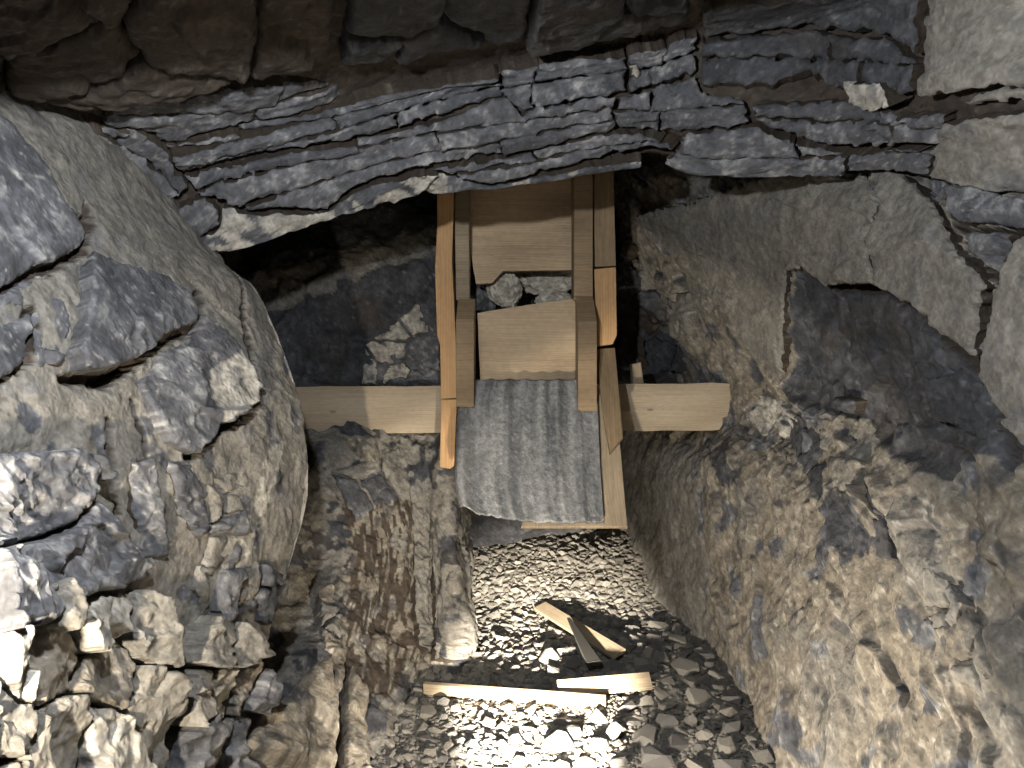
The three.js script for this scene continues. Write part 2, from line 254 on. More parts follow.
{
  const S = leftSheet, T = l => S.trace(l);
  const cracks = [[[232, 272], [243, 320], [255, 370], [258, 402], [248, 420], [215, 432], [188, 458]], [[110, 420], [112, 470], [122, 525]], [[135, 400], [148, 455]]].map(T);
  const joints = [[[-60, 318], [0, 294], [45, 269], [79, 252], [86, 236], [90, 208]], [[-60, 400], [0, 380], [24, 362], [34, 330], [32, 312]], [[66, 378], [108, 375], [138, 361], [168, 338], [200, 327], [201, 294]], [[95, 385], [120, 375], [140, 360]], [[190, 458], [214, 432], [254, 408], [258, 386]]].map(T);
  const calc = T([[265, 450], [285, 440], [275, 480], [262, 520], [250, 560], [235, 580], [225, 570], [245, 520]]);
  const calcite = T([[205, 372], [235, 352], [250, 385], [250, 402], [212, 425], [204, 395]]);
  const outcrop = T([[-120, 440], [60, 450], [80, 470], [112, 530], [130, 560], [150, 640], [160, 780], [-120, 900]]);
  faceMesh('rock_face', S, 0.009, (u, v, P) => {
    const w = smooth(-0.02, 0.05, polyDist(outcrop, u, v) + 0.03 * noise3(u * 8, v * 8, 1));
    const r = relieve(u, v, P, { size: 0.34, aspect: 1.8, angle: 1.0, seed: 3, amp: 0.014 + 0.03 * w, soft: 0.018, fine: 0.006 + 0.012 * w });
    for (const c of cracks) { const d = lineDist(c, u + 0.01 * noise3(u * 20, v * 20, 4), v); r.h -= 0.035 * smooth(0.016, 0.002, d); if (d < 0.012) r.kind = 'brown'; }
    for (const c of joints) { const d = lineDist(c, u + 0.014 * noise3(u * 18, v * 18, 4), v + 0.014 * noise3(u * 18, v * 18, 14)); r.h -= 0.05 * smooth(0.026, 0.008, d); if (d < 0.022) r.kind = 'rust'; }
    if (!r.kind) r.kind = polyDist(calc, u + 0.02 * noise3(u * 30, v * 30, 8), v) > 0 ? 'pale' : w > 0.5 ? 'ochre' : v > S.V * 0.45 && fbm(P.x, P.y, P.z, 4, 2) > 0.42 ? 'slate' : 'mud';
    return r;
  }, leftWall);
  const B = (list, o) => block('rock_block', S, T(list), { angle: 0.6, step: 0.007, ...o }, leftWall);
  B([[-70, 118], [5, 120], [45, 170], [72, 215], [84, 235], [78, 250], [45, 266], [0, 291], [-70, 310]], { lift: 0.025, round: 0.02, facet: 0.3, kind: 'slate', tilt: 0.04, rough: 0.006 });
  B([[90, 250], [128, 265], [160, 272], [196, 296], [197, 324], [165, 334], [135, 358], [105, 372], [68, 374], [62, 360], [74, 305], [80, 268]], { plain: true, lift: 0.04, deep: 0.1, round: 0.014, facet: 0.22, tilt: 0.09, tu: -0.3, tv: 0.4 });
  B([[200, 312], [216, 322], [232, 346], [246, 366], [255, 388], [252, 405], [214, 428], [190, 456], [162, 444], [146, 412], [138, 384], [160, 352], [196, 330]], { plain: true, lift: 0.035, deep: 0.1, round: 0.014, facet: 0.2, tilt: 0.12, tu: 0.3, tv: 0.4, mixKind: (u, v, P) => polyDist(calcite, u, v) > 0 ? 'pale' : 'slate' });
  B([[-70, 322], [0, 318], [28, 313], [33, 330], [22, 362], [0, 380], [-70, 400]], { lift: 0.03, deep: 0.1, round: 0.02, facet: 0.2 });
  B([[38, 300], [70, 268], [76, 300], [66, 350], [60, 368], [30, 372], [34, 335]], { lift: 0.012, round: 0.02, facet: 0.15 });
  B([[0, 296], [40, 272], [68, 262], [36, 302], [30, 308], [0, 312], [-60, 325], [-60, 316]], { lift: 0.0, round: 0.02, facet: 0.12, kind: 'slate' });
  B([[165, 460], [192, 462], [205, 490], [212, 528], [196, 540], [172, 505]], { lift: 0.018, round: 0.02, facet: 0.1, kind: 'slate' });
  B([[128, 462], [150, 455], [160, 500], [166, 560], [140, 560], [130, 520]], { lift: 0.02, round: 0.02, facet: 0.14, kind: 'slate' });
  B([[-60, 455], [25, 452], [62, 448], [84, 470], [78, 498], [50, 530], [0, 546], [-60, 560]], { plain: true, lift: 0.08, deep: 0.16, kind: 'slate', facet: 0.1, rough: 0.014 });
  B([[62, 455], [82, 452], [92, 478], [86, 488]], { plain: true, lift: 0.1, deep: 0.16, kind: 'dark', facet: 0.08 });
  B([[-60, 566], [0, 548], [52, 530], [84, 498], [100, 520], [122, 545], [140, 566], [128, 584], [70, 596], [0, 632], [-60, 650]], { plain: true, lift: 0.11, deep: 0.2, kind: 'slate', facet: 0.13, tilt: 0.15, rough: 0.014 });
  B([[0, 600], [22, 585], [32, 610], [28, 642], [8, 640]], { plain: true, lift: 0.16, deep: 0.2, kind: 'mud', facet: 0.1 });
  shatter(S, [[-90, 650], [0, 636], [70, 600], [130, 588], [146, 600], [150, 700], [135, 790], [-90, 830]], 12, 5, { lift: 0.10, spread: 0.055, deep: 0.2, kind: ['mud', 'ochre', 'pale', 'mud'], facet: 0.16, rough: 0.017, tilt: 0.25, round: 0.010, step: 0.006 }, leftWall);
  shatter(S, [[170, 655], [200, 610], [235, 625], [243, 680], [235, 730], [205, 790], [150, 790], [160, 700]], 9, 8, { lift: 0.12, spread: 0.1, deep: 0.24, kind: ['ochre', 'mud', 'mud', 'slate'], facet: 0.1, rough: 0.018, tilt: 0.4, round: 0.010, step: 0.006 }, leftWall);
  shatter(S, [[190, 590], [200, 560], [225, 570], [262, 560], [280, 590], [262, 625], [215, 625]], 7, 15, { lift: 0.03, spread: 0.04, deep: 0.12, kind: ['dark', 'slate', 'mud'], facet: 0.06, rough: 0.012, tilt: 0.25 }, leftWall);
  shatter(S, [[205, 480], [240, 470], [246, 530], [238, 575], [205, 572]], 6, 19, { lift: 0.015, spread: 0.02, kind: ['mud', 'slate'], facet: 0.07, tilt: 0.15 }, leftWall);
}
// right wall: runs from behind the path to a corner at the beam's end, then turns away into the dark heading
const rightWall = setting('wall_right', 'ochre and dark slate rock wall with a long brown crack on the right', 'wall');
const rightSheet = new Sheet([
  [at(560, 60, 6.8), at(622, 60, 5.6), at(740, 40, 4.4), at(870, 20, 3.5), at(1300, -60, 1.9), W(1.75, 3.3, 1.3)],
  [at(570, 200, 6.8), at(640, 190, 5.1), at(755, 185, 3.85), at(925, 180, 2.72), at(1300, 90, 1.5), W(1.55, 2.7, 1.3)],
  [at(580, 290, 6.8), at(683, 280, 4.95), at(790, 275, 3.7), at(925, 260, 2.6), at(1300, 200, 1.4), W(1.5, 2.2, 1.3)],
  [at(600, 415, 6.8), at(736, 415, 4.6), at(825, 420, 3.6), at(945, 430, 2.55), at(1300, 450, 1.4), W(1.5, 1.5, 1.3)],
  [at(608, 470, 6.8), at(702, 462, 4.6), at(806, 490, 3.55), at(935, 520, 2.52), at(1300, 600, 1.38), W(1.48, 1.1, 1.3)],
  [at(608, 530, 6.8), at(704, 560, 4.5), at(795, 600, 3.4), at(925, 690, 2.35), at(1300, 850, 1.3), W(1.4, 0.5, 1.3)],
  [at(590, 580, 6.6), at(716, 690, 4.25), at(772, 800, 3.0), at(905, 1010, 2.0), at(1300, 1450, 1.1), W(1.2, -0.1, 1.3)],
], HEART);
{
  const S = rightSheet, T = l => S.trace(l);
  const slabs = [[[642, 215], [700, 200], [790, 175], [868, 172], [885, 205], [872, 240], [880, 285], [830, 284], [806, 266], [792, 272], [790, 392], [755, 350], [705, 285], [660, 232]], [[872, 172], [905, 175], [944, 208], [962, 248], [996, 284], [982, 360], [944, 330], [920, 306], [884, 285], [876, 240], [889, 205]]].map(T);
  const joints = [[[800, 266], [830, 289], [878, 290], [918, 313], [948, 342], [985, 385], [1024, 437], [1060, 480]], [[944, 185], [958, 222], [972, 250], [1002, 284], [996, 325], [986, 372]], [[885, 280], [905, 300], [930, 322]], [[962, 230], [1000, 232], [1040, 238]]].map(T);
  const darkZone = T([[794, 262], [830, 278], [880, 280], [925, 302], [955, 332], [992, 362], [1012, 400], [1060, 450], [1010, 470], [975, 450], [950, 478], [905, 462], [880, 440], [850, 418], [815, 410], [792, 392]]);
  const greySmooth = T([[615, 430], [696, 445], [705, 560], [714, 680], [640, 640], [600, 520]]);
  const darkPatches = [[[838, 490], [870, 500], [872, 555], [845, 560], [825, 530]], [[700, 210], [720, 250], [700, 262], [680, 235]], [[735, 440], [742, 480], [722, 490], [715, 455]]].map(T);
  const ridge = T([[690, 260], [735, 320], [770, 365], [800, 400], [830, 430], [880, 490], [925, 570]]);
  const groove = T([[780, 385], [822, 425], [868, 480], [890, 540], [935, 640], [990, 745]]);
  const cracks = [[[910, 400], [918, 440], [925, 470]], [[925, 400], [945, 440], [958, 455]], [[985, 380], [1000, 425], [1010, 470]], [[925, 235], [938, 270], [930, 300]], [[870, 270], [890, 300]], [[972, 330], [962, 345], [960, 365]], [[1000, 300], [988, 345], [985, 372]], [[900, 330], [915, 380], [922, 410]]].map(T);
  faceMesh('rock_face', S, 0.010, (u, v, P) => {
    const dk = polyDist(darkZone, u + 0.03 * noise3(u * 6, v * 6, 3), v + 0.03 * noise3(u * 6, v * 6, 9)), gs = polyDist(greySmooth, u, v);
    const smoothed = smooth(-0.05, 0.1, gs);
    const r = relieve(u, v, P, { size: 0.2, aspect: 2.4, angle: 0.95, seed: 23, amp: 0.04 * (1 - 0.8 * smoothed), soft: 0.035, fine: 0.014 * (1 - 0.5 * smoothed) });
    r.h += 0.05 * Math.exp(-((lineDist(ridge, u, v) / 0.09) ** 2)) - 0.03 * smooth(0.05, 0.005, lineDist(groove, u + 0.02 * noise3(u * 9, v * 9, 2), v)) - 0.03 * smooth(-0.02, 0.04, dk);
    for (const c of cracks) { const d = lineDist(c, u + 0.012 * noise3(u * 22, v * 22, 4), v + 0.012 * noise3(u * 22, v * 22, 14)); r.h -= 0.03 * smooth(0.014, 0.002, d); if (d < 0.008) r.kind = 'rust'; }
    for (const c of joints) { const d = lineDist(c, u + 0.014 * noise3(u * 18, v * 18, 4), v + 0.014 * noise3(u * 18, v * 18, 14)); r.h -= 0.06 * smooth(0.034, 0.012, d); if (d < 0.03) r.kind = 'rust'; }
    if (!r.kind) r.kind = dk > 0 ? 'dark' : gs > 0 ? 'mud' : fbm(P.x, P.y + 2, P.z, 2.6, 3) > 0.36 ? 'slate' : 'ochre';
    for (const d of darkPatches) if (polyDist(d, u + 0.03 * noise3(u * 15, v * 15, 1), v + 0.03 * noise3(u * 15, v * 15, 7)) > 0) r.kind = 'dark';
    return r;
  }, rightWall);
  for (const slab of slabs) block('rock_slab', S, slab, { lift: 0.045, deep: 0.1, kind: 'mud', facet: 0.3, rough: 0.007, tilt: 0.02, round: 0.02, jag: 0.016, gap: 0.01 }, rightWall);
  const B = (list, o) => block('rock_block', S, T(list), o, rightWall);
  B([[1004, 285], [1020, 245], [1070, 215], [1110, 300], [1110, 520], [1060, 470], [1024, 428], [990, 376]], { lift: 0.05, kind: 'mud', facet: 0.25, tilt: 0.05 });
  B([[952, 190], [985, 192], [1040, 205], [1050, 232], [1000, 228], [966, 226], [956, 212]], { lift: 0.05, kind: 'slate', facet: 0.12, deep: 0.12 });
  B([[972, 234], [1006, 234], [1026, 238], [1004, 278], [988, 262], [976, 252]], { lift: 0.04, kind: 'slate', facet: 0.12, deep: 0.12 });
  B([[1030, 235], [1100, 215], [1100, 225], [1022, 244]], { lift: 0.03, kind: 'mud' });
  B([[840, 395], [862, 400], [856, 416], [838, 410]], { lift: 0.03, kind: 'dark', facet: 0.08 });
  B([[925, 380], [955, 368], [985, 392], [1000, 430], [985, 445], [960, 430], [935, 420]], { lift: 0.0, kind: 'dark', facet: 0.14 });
  shatter(S, [[762, 395], [785, 400], [815, 440], [800, 470], [775, 455], [745, 420]], 7, 31, { lift: 0.02, spread: 0.03, kind: ['ochre', 'pale', 'slate'], facet: 0.06, tilt: 0.25, round: 0.02 }, rightWall);
  shatter(S, [[640, 205], [656, 235], [690, 300], [705, 360], [722, 400], [700, 372], [672, 340], [660, 285]], 9, 33, { lift: 0.03, spread: 0.04, kind: ['ochre', 'mud'], facet: 0.08, tilt: 0.2, round: 0.03 }, rightWall);
  shatter(S, [[930, 560], [965, 600], [1000, 660], [1010, 720], [960, 680], [925, 610]], 7, 35, { lift: 0.02, spread: 0.02, kind: ['ochre', 'mud'], facet: 0.1, tilt: 0.15 }, rightWall);
  shatter(S, [[780, 420], [830, 410], [880, 480], [900, 560], [860, 560], [820, 500]], 8, 37, { lift: 0.012, spread: 0.03, kind: ['ochre', 'dark', 'mud'], facet: 0.1, tilt: 0.2 }, rightWall);
}
// back wall: slate above and behind the beam, both sides of the chute
const backWall = setting('wall_back', 'dark slate wall behind the timber chute and cross beam', 'wall');
const backSheet = new Sheet([
  [at(150, 20, 4.6), at(300, 20, 4.6), at(450, 0, 4.6), at(600, 0, 4.6), at(760, 0, 4.6)],
  [at(170, 170, 5.6), at(300, 175, 5.6), at(450, 160, 5.6), at(600, 150, 5.7), at(760, 150, 5.5)],
  [at(190, 280, 5.3), at(300, 270, 5.2), at(450, 260, 5.2), at(600, 260, 5.5), at(720, 260, 5.4)],
  [at(200, 390, 5.1), at(300, 390, 5.0), at(450, 390, 5.1), at(600, 390, 5.4), at(740, 390, 5.2)],
  [at(200, 440, 5.0), at(300, 440, 4.95), at(450, 440, 5.1), at(600, 440, 6.2), at(700, 440, 6.6)],
  [at(200, 640, 6.9), at(300, 640, 6.9), at(450, 640, 6.9), at(600, 640, 6.9), at(720, 640, 6.9)],
], HEART);
{
  const S = backSheet, calc = S.trace([[370, 345], [400, 320], [440, 290], [440, 385], [365, 385]]);
  const ledge = S.trace([[210, 300], [300, 262], [400, 236], [450, 225], [450, 250], [400, 262], [330, 290], [250, 320], [215, 330]]);
  faceMesh('rock_face', S, 0.016, (u, v, P) => { const r = relieve(u, v, P, { size: 0.22, aspect: 1.9, angle: -0.5, seed: 43, amp: 0.035, soft: 0.05, fine: 0.018 }); r.kind = polyDist(ledge, u, v) + 0.04 * noise3(u * 7, v * 7, 3) > 0 ? 'mud' : polyDist(calc, u, v) + 0.05 * fbm(u, v, 0, 12, 2) > 0.02 ? 'slate' : 'dark'; return r; }, backWall);
  shatter(S, [[618, 200], [650, 195], [690, 290], [700, 372], [645, 372], [618, 372]], 12, 47, { lift: 0.05, spread: 0.12, deep: 0.2, kind: ['dark', 'dark', 'brown', 'mud'], facet: 0.08, tilt: 0.4, rough: 0.02 }, backWall);
  shatter(S, [[365, 345], [400, 318], [440, 285], [440, 385], [360, 385]], 8, 49, { lift: 0.02, spread: 0.03, deep: 0.1, kind: ['slate', 'pale'], facet: 0.07, tilt: 0.25, rough: 0.012 }, backWall);
}
// rock bench under the left end of the beam, ending in a square-cut corner beside the heading
const bench = setting('wall_bench', 'stained rock bench under the left end of the beam', 'wall');
const benchSheet = new Sheet([
  [at(215, 425, 5.4), at(290, 425, 5.4), at(370, 425, 5.4), at(440, 425, 5.4), at(455, 425, 5.4), at(462, 425, 7.2)],
  [at(215, 424, 4.72), at(290, 426, 4.70), at(370, 428, 4.70), at(425, 432, 4.78), at(452, 436, 4.78), at(470, 440, 7.2)],
  [at(225, 540, 4.0), at(300, 545, 4.2), at(380, 550, 4.38), at(432, 550, 4.48), at(461, 552, 4.56), at(474, 550, 7.0)],
  [at(200, 650, 3.2), at(290, 650, 3.5), at(365, 655, 3.85), at(436, 650, 4.28), at(468, 648, 4.38), at(480, 620, 6.6)],
  [at(170, 780, 2.6), at(285, 790, 2.85), at(368, 790, 3.0), at(418, 700, 3.95), at(472, 680, 4.3), at(482, 600, 6.6)],
], HEART);
{
  const S = benchSheet, T = l => S.trace(l);
  const hollow = T([[255, 560], [330, 540], [335, 600], [320, 640], [240, 740], [215, 760]]), stain = T([[345, 500], [410, 500], [420, 660], [385, 700], [340, 690]]);
  faceMesh('rock_face', S, 0.010, (u, v, P) => {
    const w = smooth(-0.05, 0.12, polyDist(hollow, u, v)), r = relieve(u, v, P, { size: 0.2, aspect: 2.4, angle: 1.25, seed: 53, amp: 0.03 * (1 - 0.85 * w), soft: 0.05, fine: 0.016 * (1 - 0.7 * w) });
    r.h -= 0.07 * w; const st = polyDist(stain, u, v) + 0.06 * fbm(u, v, 3, 7, 3);
    r.kind = st > 0 ? (noise3(u * 22, v * 5, 2) > 0.1 ? 'ochre' : 'brown') : fbm(P.x, P.y, P.z, 3.5, 3) > 0.12 ? 'dark' : fbm(P.x, P.y, P.z, 2.4, 2) > -0.25 ? 'mud' : 'ochre'; return r;
  }, bench);
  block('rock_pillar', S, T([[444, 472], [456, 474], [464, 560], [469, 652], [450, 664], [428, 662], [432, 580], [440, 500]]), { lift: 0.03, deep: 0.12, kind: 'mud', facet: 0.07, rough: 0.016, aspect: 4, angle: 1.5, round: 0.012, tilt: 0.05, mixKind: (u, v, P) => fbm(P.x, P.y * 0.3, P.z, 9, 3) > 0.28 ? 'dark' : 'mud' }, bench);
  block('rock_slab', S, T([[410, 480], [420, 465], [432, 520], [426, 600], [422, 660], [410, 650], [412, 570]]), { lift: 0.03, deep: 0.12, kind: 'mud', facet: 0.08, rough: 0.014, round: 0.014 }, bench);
  block('rock_spur', S, T([[318, 668], [326, 700], [330, 790], [205, 800], [240, 745], [285, 700]]), { lift: 0.16, deep: 0.3, kind: 'ochre', facet: 0.15, rough: 0.016, tilt: 0.2, round: 0.03, plain: true }, bench);
  block('rock_spur', S, T([[345, 670], [362, 700], [364, 790], [334, 800], [336, 720]]), { lift: 0.08, deep: 0.2, kind: 'ochre', facet: 0.12, rough: 0.014, round: 0.03, plain: true }, bench);
  shatter(S, [[330, 470], [400, 445], [412, 470], [405, 560], [350, 520]], 6, 57, { lift: 0.012, spread: 0.03, kind: ['mud', 'dark', 'slate', 'ochre'], facet: 0.1, tilt: 0.2 }, bench);
  shatter(S, [[318, 590], [335, 580], [345, 660], [340, 700], [326, 690]], 4, 59, { lift: 0.03, spread: 0.04, kind: ['ochre', 'mud'], facet: 0.07, tilt: 0.2 }, bench);
}
// roof: stepped beds ending in a lip in front of the chute
const roof = setting('ceiling', 'layered grey slate roof with brown open joints and a hanging lip', 'ceiling');
const lipX = [-60, 90, 225, 330, 430, 530, 642, 700, 820, 900, 1010, 1300];
const rowOf = (ys, ds, shift = 0) => lipX.map((x, i) => at(x + (Array.isArray(shift) ? shift[i] : shift), ys[i], ds[i]));
const lipY = [300, 285, 250, 214, 193, 178, 156, 172, 168, 165, 188, 235], lipD = [3.6, 3.4, 3.28, 3.4, 3.4, 3.4, 3.4, 3.3, 3.1, 2.8, 2.3, 1.7];
const up = (row, dy, dz) => row.map(p => W(p.x, p.y + dy, p.z + dz));
const lip = rowOf(lipY, lipD);
const roofSheet = new Sheet([
  up(lip, 0.9, -2.6), up(lip, 0.42, -0.5), up(lip, 0.03, -0.05), lip,
  rowOf([150, 150, 148, 138, 124, 114, 104, 105, 100, 90, 82, 60], [2.9, 2.88, 3.06, 3.14, 3.18, 3.18, 3.18, 3.1, 2.92, 2.62, 2.18, 1.65]),
  rowOf([60, 90, 92, 80, 62, 48, 35, 20, 0, -15, -30, -60], [2.35, 2.5, 2.78, 2.92, 3.0, 3.0, 3.0, 2.95, 2.8, 2.5, 2.1, 1.6]),
  rowOf([-90, -95, -120, -120, -125, -125, -130, -130, -140, -150, -160, -260], [1.75, 1.75, 1.75, 1.75, 1.75, 1.75, 1.75, 1.75, 1.72, 1.65, 1.55, 1.25]),
  lipX.map((x, i) => W(-1.7 + 3.4 * i / 11, 2.95, -0.4)), lipX.map((x, i) => W(-1.7 + 3.4 * i / 11, 2.95, 1.35)),
], HEART, 3);
{
  const S = roofSheet, T = l => S.trace(l);
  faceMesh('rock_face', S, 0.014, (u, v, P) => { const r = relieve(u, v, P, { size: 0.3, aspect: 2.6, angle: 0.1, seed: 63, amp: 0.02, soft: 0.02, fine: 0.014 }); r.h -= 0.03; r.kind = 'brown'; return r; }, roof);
  const bedRng = rng(401);
  const beds = (poly, n) => {   // a slab of several beds: split along its length, each bed jointed across once
    let cu = 0, cv = 0, a = 0, b = 0, c = 0; for (const [u, v] of poly) { cu += u / poly.length; cv += v / poly.length; } for (const [u, v] of poly) { a += (u - cu) ** 2; b += (u - cu) * (v - cv); c += (v - cv) ** 2; }
    const th = 0.5 * Math.atan2(2 * b, a - c), lx = Math.cos(th), ly = Math.sin(th), nx = -ly, ny = lx, ext = (x, y) => { const q = poly.map(p => p[0] * x + p[1] * y); return [Math.min(...q), Math.max(...q)]; };
    const [n0, n1] = ext(nx, ny), [l0, l1] = ext(lx, ly), out = []; let lo = n0 - 1;
    for (let k = 1; k <= n; k++) { const hi = k === n ? n1 + 1 : n0 + (n1 - n0) * (k / n + (bedRng() - 0.5) * 0.24 / n); 
      let bed = cut(cut(poly, -nx, -ny, -lo), nx, ny, hi); lo = hi; if (bed.length < 3) continue; const at2 = l0 + (l1 - l0) * (0.25 + 0.5 * bedRng()), sk = (bedRng() - 0.5) * 0.9, gx = lx + nx * sk, gy = ly + ny * sk, g = at2 + sk * (nx * cu + ny * cv);
      for (const piece of [cut(bed, gx, gy, g), cut(bed, -gx, -gy, -g)]) if (piece.length > 2) out.push(piece); }
    return out;
  };
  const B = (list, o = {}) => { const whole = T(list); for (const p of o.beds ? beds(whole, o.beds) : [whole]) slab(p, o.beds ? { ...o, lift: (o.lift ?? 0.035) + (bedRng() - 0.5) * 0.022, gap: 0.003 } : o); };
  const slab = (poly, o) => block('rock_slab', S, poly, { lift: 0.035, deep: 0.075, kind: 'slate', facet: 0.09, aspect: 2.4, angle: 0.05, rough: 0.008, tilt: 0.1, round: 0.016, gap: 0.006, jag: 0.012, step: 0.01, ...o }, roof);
  B([[100, 117], [135, 99], [180, 100], [250, 80], [335, 88], [345, 98], [300, 113], [250, 120], [165, 138], [140, 125]], { beds: 2, lift: 0.02 });
  B([[165, 142], [250, 124], [300, 117], [347, 102], [362, 91], [440, 77], [497, 60], [502, 94], [450, 112], [380, 128], [300, 143], [215, 160], [178, 168]], { beds: 3, lift: 0.045 });
  B([[86, 121], [135, 124], [160, 141], [178, 170], [192, 180], [172, 195], [146, 205], [124, 180], [100, 150]], { beds: 2, lift: 0.05, kind: 'slate', facet: 0.12 });
  B([[182, 173], [300, 148], [382, 133], [450, 116], [505, 98], [520, 111], [612, 96], [612, 125], [512, 150], [425, 162], [358, 178], [325, 202], [242, 204], [204, 190]], { beds: 3, lift: 0.05 });
  B([[180, 202], [198, 192], [215, 194], [222, 222], [200, 232], [178, 224]], { lift: 0.06 });
  B([[222, 198], [240, 209], [327, 208], [362, 184], [400, 172], [440, 170], [422, 189], [385, 199], [330, 213], [275, 233], [232, 258], [205, 246], [200, 234], [222, 224]], { lift: 0.06, mixKind: (u, v, P) => fbm(P.x, P.y, P.z, 5, 2) > -0.15 ? 'pale' : 'slate' });
  B([[428, 166], [512, 154], [612, 129], [640, 128], [682, 144], [587, 154], [512, 171], [490, 177], [442, 167]], { beds: 2, lift: 0.05 });
  B([[402, 189], [445, 171], [490, 181], [515, 176], [588, 159], [642, 152], [642, 157], [560, 174], [500, 185], [440, 195]], { lift: 0.055, mixKind: (u, v, P) => fbm(P.x, P.y, P.z, 6, 2) > 0.1 ? 'pale' : 'slate' });
  B([[499, 60], [560, 53], [623, 48], [626, 92], [520, 109], [502, 96]], { beds: 2, lift: 0.055 });
  B([[626, 45], [695, 32], [696, 72], [629, 93]], { beds: 2, lift: 0.05 });
  B([[614, 98], [630, 96], [697, 78], [699, 92], [742, 99], [750, 121], [700, 128], [642, 126], [614, 124]], { beds: 2, lift: 0.045 });
  B([[702, 38], [812, 30], [900, 40], [928, 60], [920, 90], [845, 88], [807, 73], [772, 86], [702, 86]], { beds: 2, lift: 0.06, kind: 'dark', facet: 0.2 });
  B([[702, 5], [820, -14], [937, -20], [930, 56], [900, 36], [812, 25], [702, 33]], { lift: 0.05, kind: 'dark', facet: 0.2 });
  B([[944, -40], [1090, -40], [1090, 78], [1000, 84], [932, 93], [936, 50]], { lift: 0.06, kind: 'mud', facet: 0.2 });
  B([[753, 105], [840, 98], [912, 115], [955, 109], [946, 142], [857, 142], [786, 129], [757, 117]], { beds: 2, lift: 0.05 });
  B([[688, 131], [754, 124], [783, 135], [857, 148], [944, 147], [938, 171], [860, 163], [800, 168], [702, 173], [684, 169], [664, 160], [676, 151]], { beds: 2, lift: 0.05 });
  B([[958, 116], [1080, 100], [1080, 190], [1012, 188], [948, 171], [951, 140]], { lift: 0.06, kind: 'mud' });
  B([[858, 82], [898, 79], [914, 99], [880, 104], [862, 98]], { lift: 0.09, deep: 0.1, kind: 'pale' });
  B([[626, 62], [634, 60], [640, 74], [630, 80]], { lift: 0.07, kind: 'pale' });
  B([[1000, 88], [1080, 78], [1080, 95], [1010, 100], [965, 106], [985, 92]], { lift: 0.03, kind: 'mud' });
  // the brown hanging brow over the near end of the roof
  shatter(S, [[-60, 60], [80, 96], [110, 88], [230, 62], [330, 50], [330, -80], [-60, -80]], 7, 71, { lift: 0.09, spread: 0.08, deep: 0.2, kind: 'brown', facet: 0.18, tilt: 0.15, round: 0.05, rough: 0.015 }, roof);
  shatter(S, [[340, 60], [480, 40], [690, 15], [690, -100], [340, -100]], 8, 73, { lift: 0.05, spread: 0.06, deep: 0.14, kind: ['brown', 'dark'], facet: 0.18, tilt: 0.12, round: 0.04, rough: 0.015 }, roof);
}
// wall closing the path behind the viewer
const rear = setting('wall_rear', 'rough rock wall closing the tunnel behind the viewer', 'wall');
faceMesh('rock_face', new Sheet([0, 1, 2].map(r => [0, 1, 2].map(c => W(-1.8 + 1.8 * c, 3.2 - 1.65 * r, 1.25 + 0.1 * (c % 2)))), HEART), 0.04, (u, v, P) => ({ ...relieve(u, v, P, { size: 0.4, aspect: 1.5, angle: 0.4, seed: 83, amp: 0.05, soft: 0.05, fine: 0.02 }), kind: 'mud' }), rear);

// ---------------------------------------------------------------- floor of broken stone
const bed = (x, z) => { const d = -z; return 0.02 * fbm(x, 0, z, 2.1, 3) + 0.3 * smooth(4.9, 6.2, d) + 0.05 * smooth(0.55, 1.1, x) - 0.03; };
const floor = setting('floor', 'tunnel floor of crushed grey stone', 'floor');
{
  const pos = [], col = [], uv = [], idx = [], nx = 150, nz = 340;
  for (let j = 0; j <= nz; j++) for (let i = 0; i <= nx; i++) { const x = -1.6 + 3.4 * i / nx, z = 1.3 - 8.4 * j / nz, p = plates(x, z, 0.05, 1.2, 0.3, 91); const P = W(x, bed(x, z) + 0.012 * p.h, z), c = mul3(TONE.mudPale, 0.45 + 0.35 * p.id); pos.push(P.x, P.y, P.z); col.push(...c); uv.push(x, z); }
  for (let j = 0; j < nz; j++) for (let i = 0; i < nx; i++) { const a = j * (nx + 1) + i, b = a + 1, c = a + nx + 1, d = c + 1; idx.push(a, b, d, a, d, c); }
  part('gravel_bed', meshFrom(pos, col, null, idx), rockMat, floor);
}

// ---------------------------------------------------------------- timber
function woodTex(seed, a, b, knots) {   // boards with long grain along y, one metre of timber per tile
  const g1 = tileNoise(512, 7, seed, 3), g2 = tileNoise(512, 150, seed + 1, 5), g3 = tileNoise(512, 60, seed + 2, 40), r = rng(seed), ks = Array.from({ length: knots }, () => [60 + r() * 390, 60 + r() * 390, 3 + r() * 4]);
  return dataTex(512, 512, (x, y) => {
    let w = 0, dark = 0; for (const [kx, ky, kr] of ks) { const dx = x - kx, dy = (y - ky) * 0.5, d = Math.hypot(dx, dy); w += 26 * Math.exp(-d * d / 900) * Math.sign(dx || 1); if (d < kr) dark = Math.max(dark, 0.75 * (1 - smooth(kr * 0.6, kr, d)) + 0.2); }
    const k = y * 512 + x, ring = 0.5 + 0.5 * Math.sin(x / 512 * 6.2832 * 62 + w * 0.8 + 16 * g1[k]);
    const t = clamp(0.16 * ring + 0.34 * g2[k] + 0.5 * g1[k] + 0.2 * g3[k] - 0.1), c = mix3(a, b, t); return mul3(c, 1 - dark * 0.3);
  }, true);
}
const wood = (seed, a, b, knots, turned) => { const t = woodTex(seed, a, b, knots), m = new THREE.MeshStandardMaterial({ map: t, bumpMap: t, bumpScale: 0.002, roughness: 0.8 }); if (turned) { t.rotation = Math.PI / 2; } return m; };
const greyWood = wood(201, [0.40, 0.355, 0.29], [0.60, 0.54, 0.45], 1), greyWoodAcross = wood(203, [0.50, 0.43, 0.345], [0.72, 0.64, 0.525], 2, true);
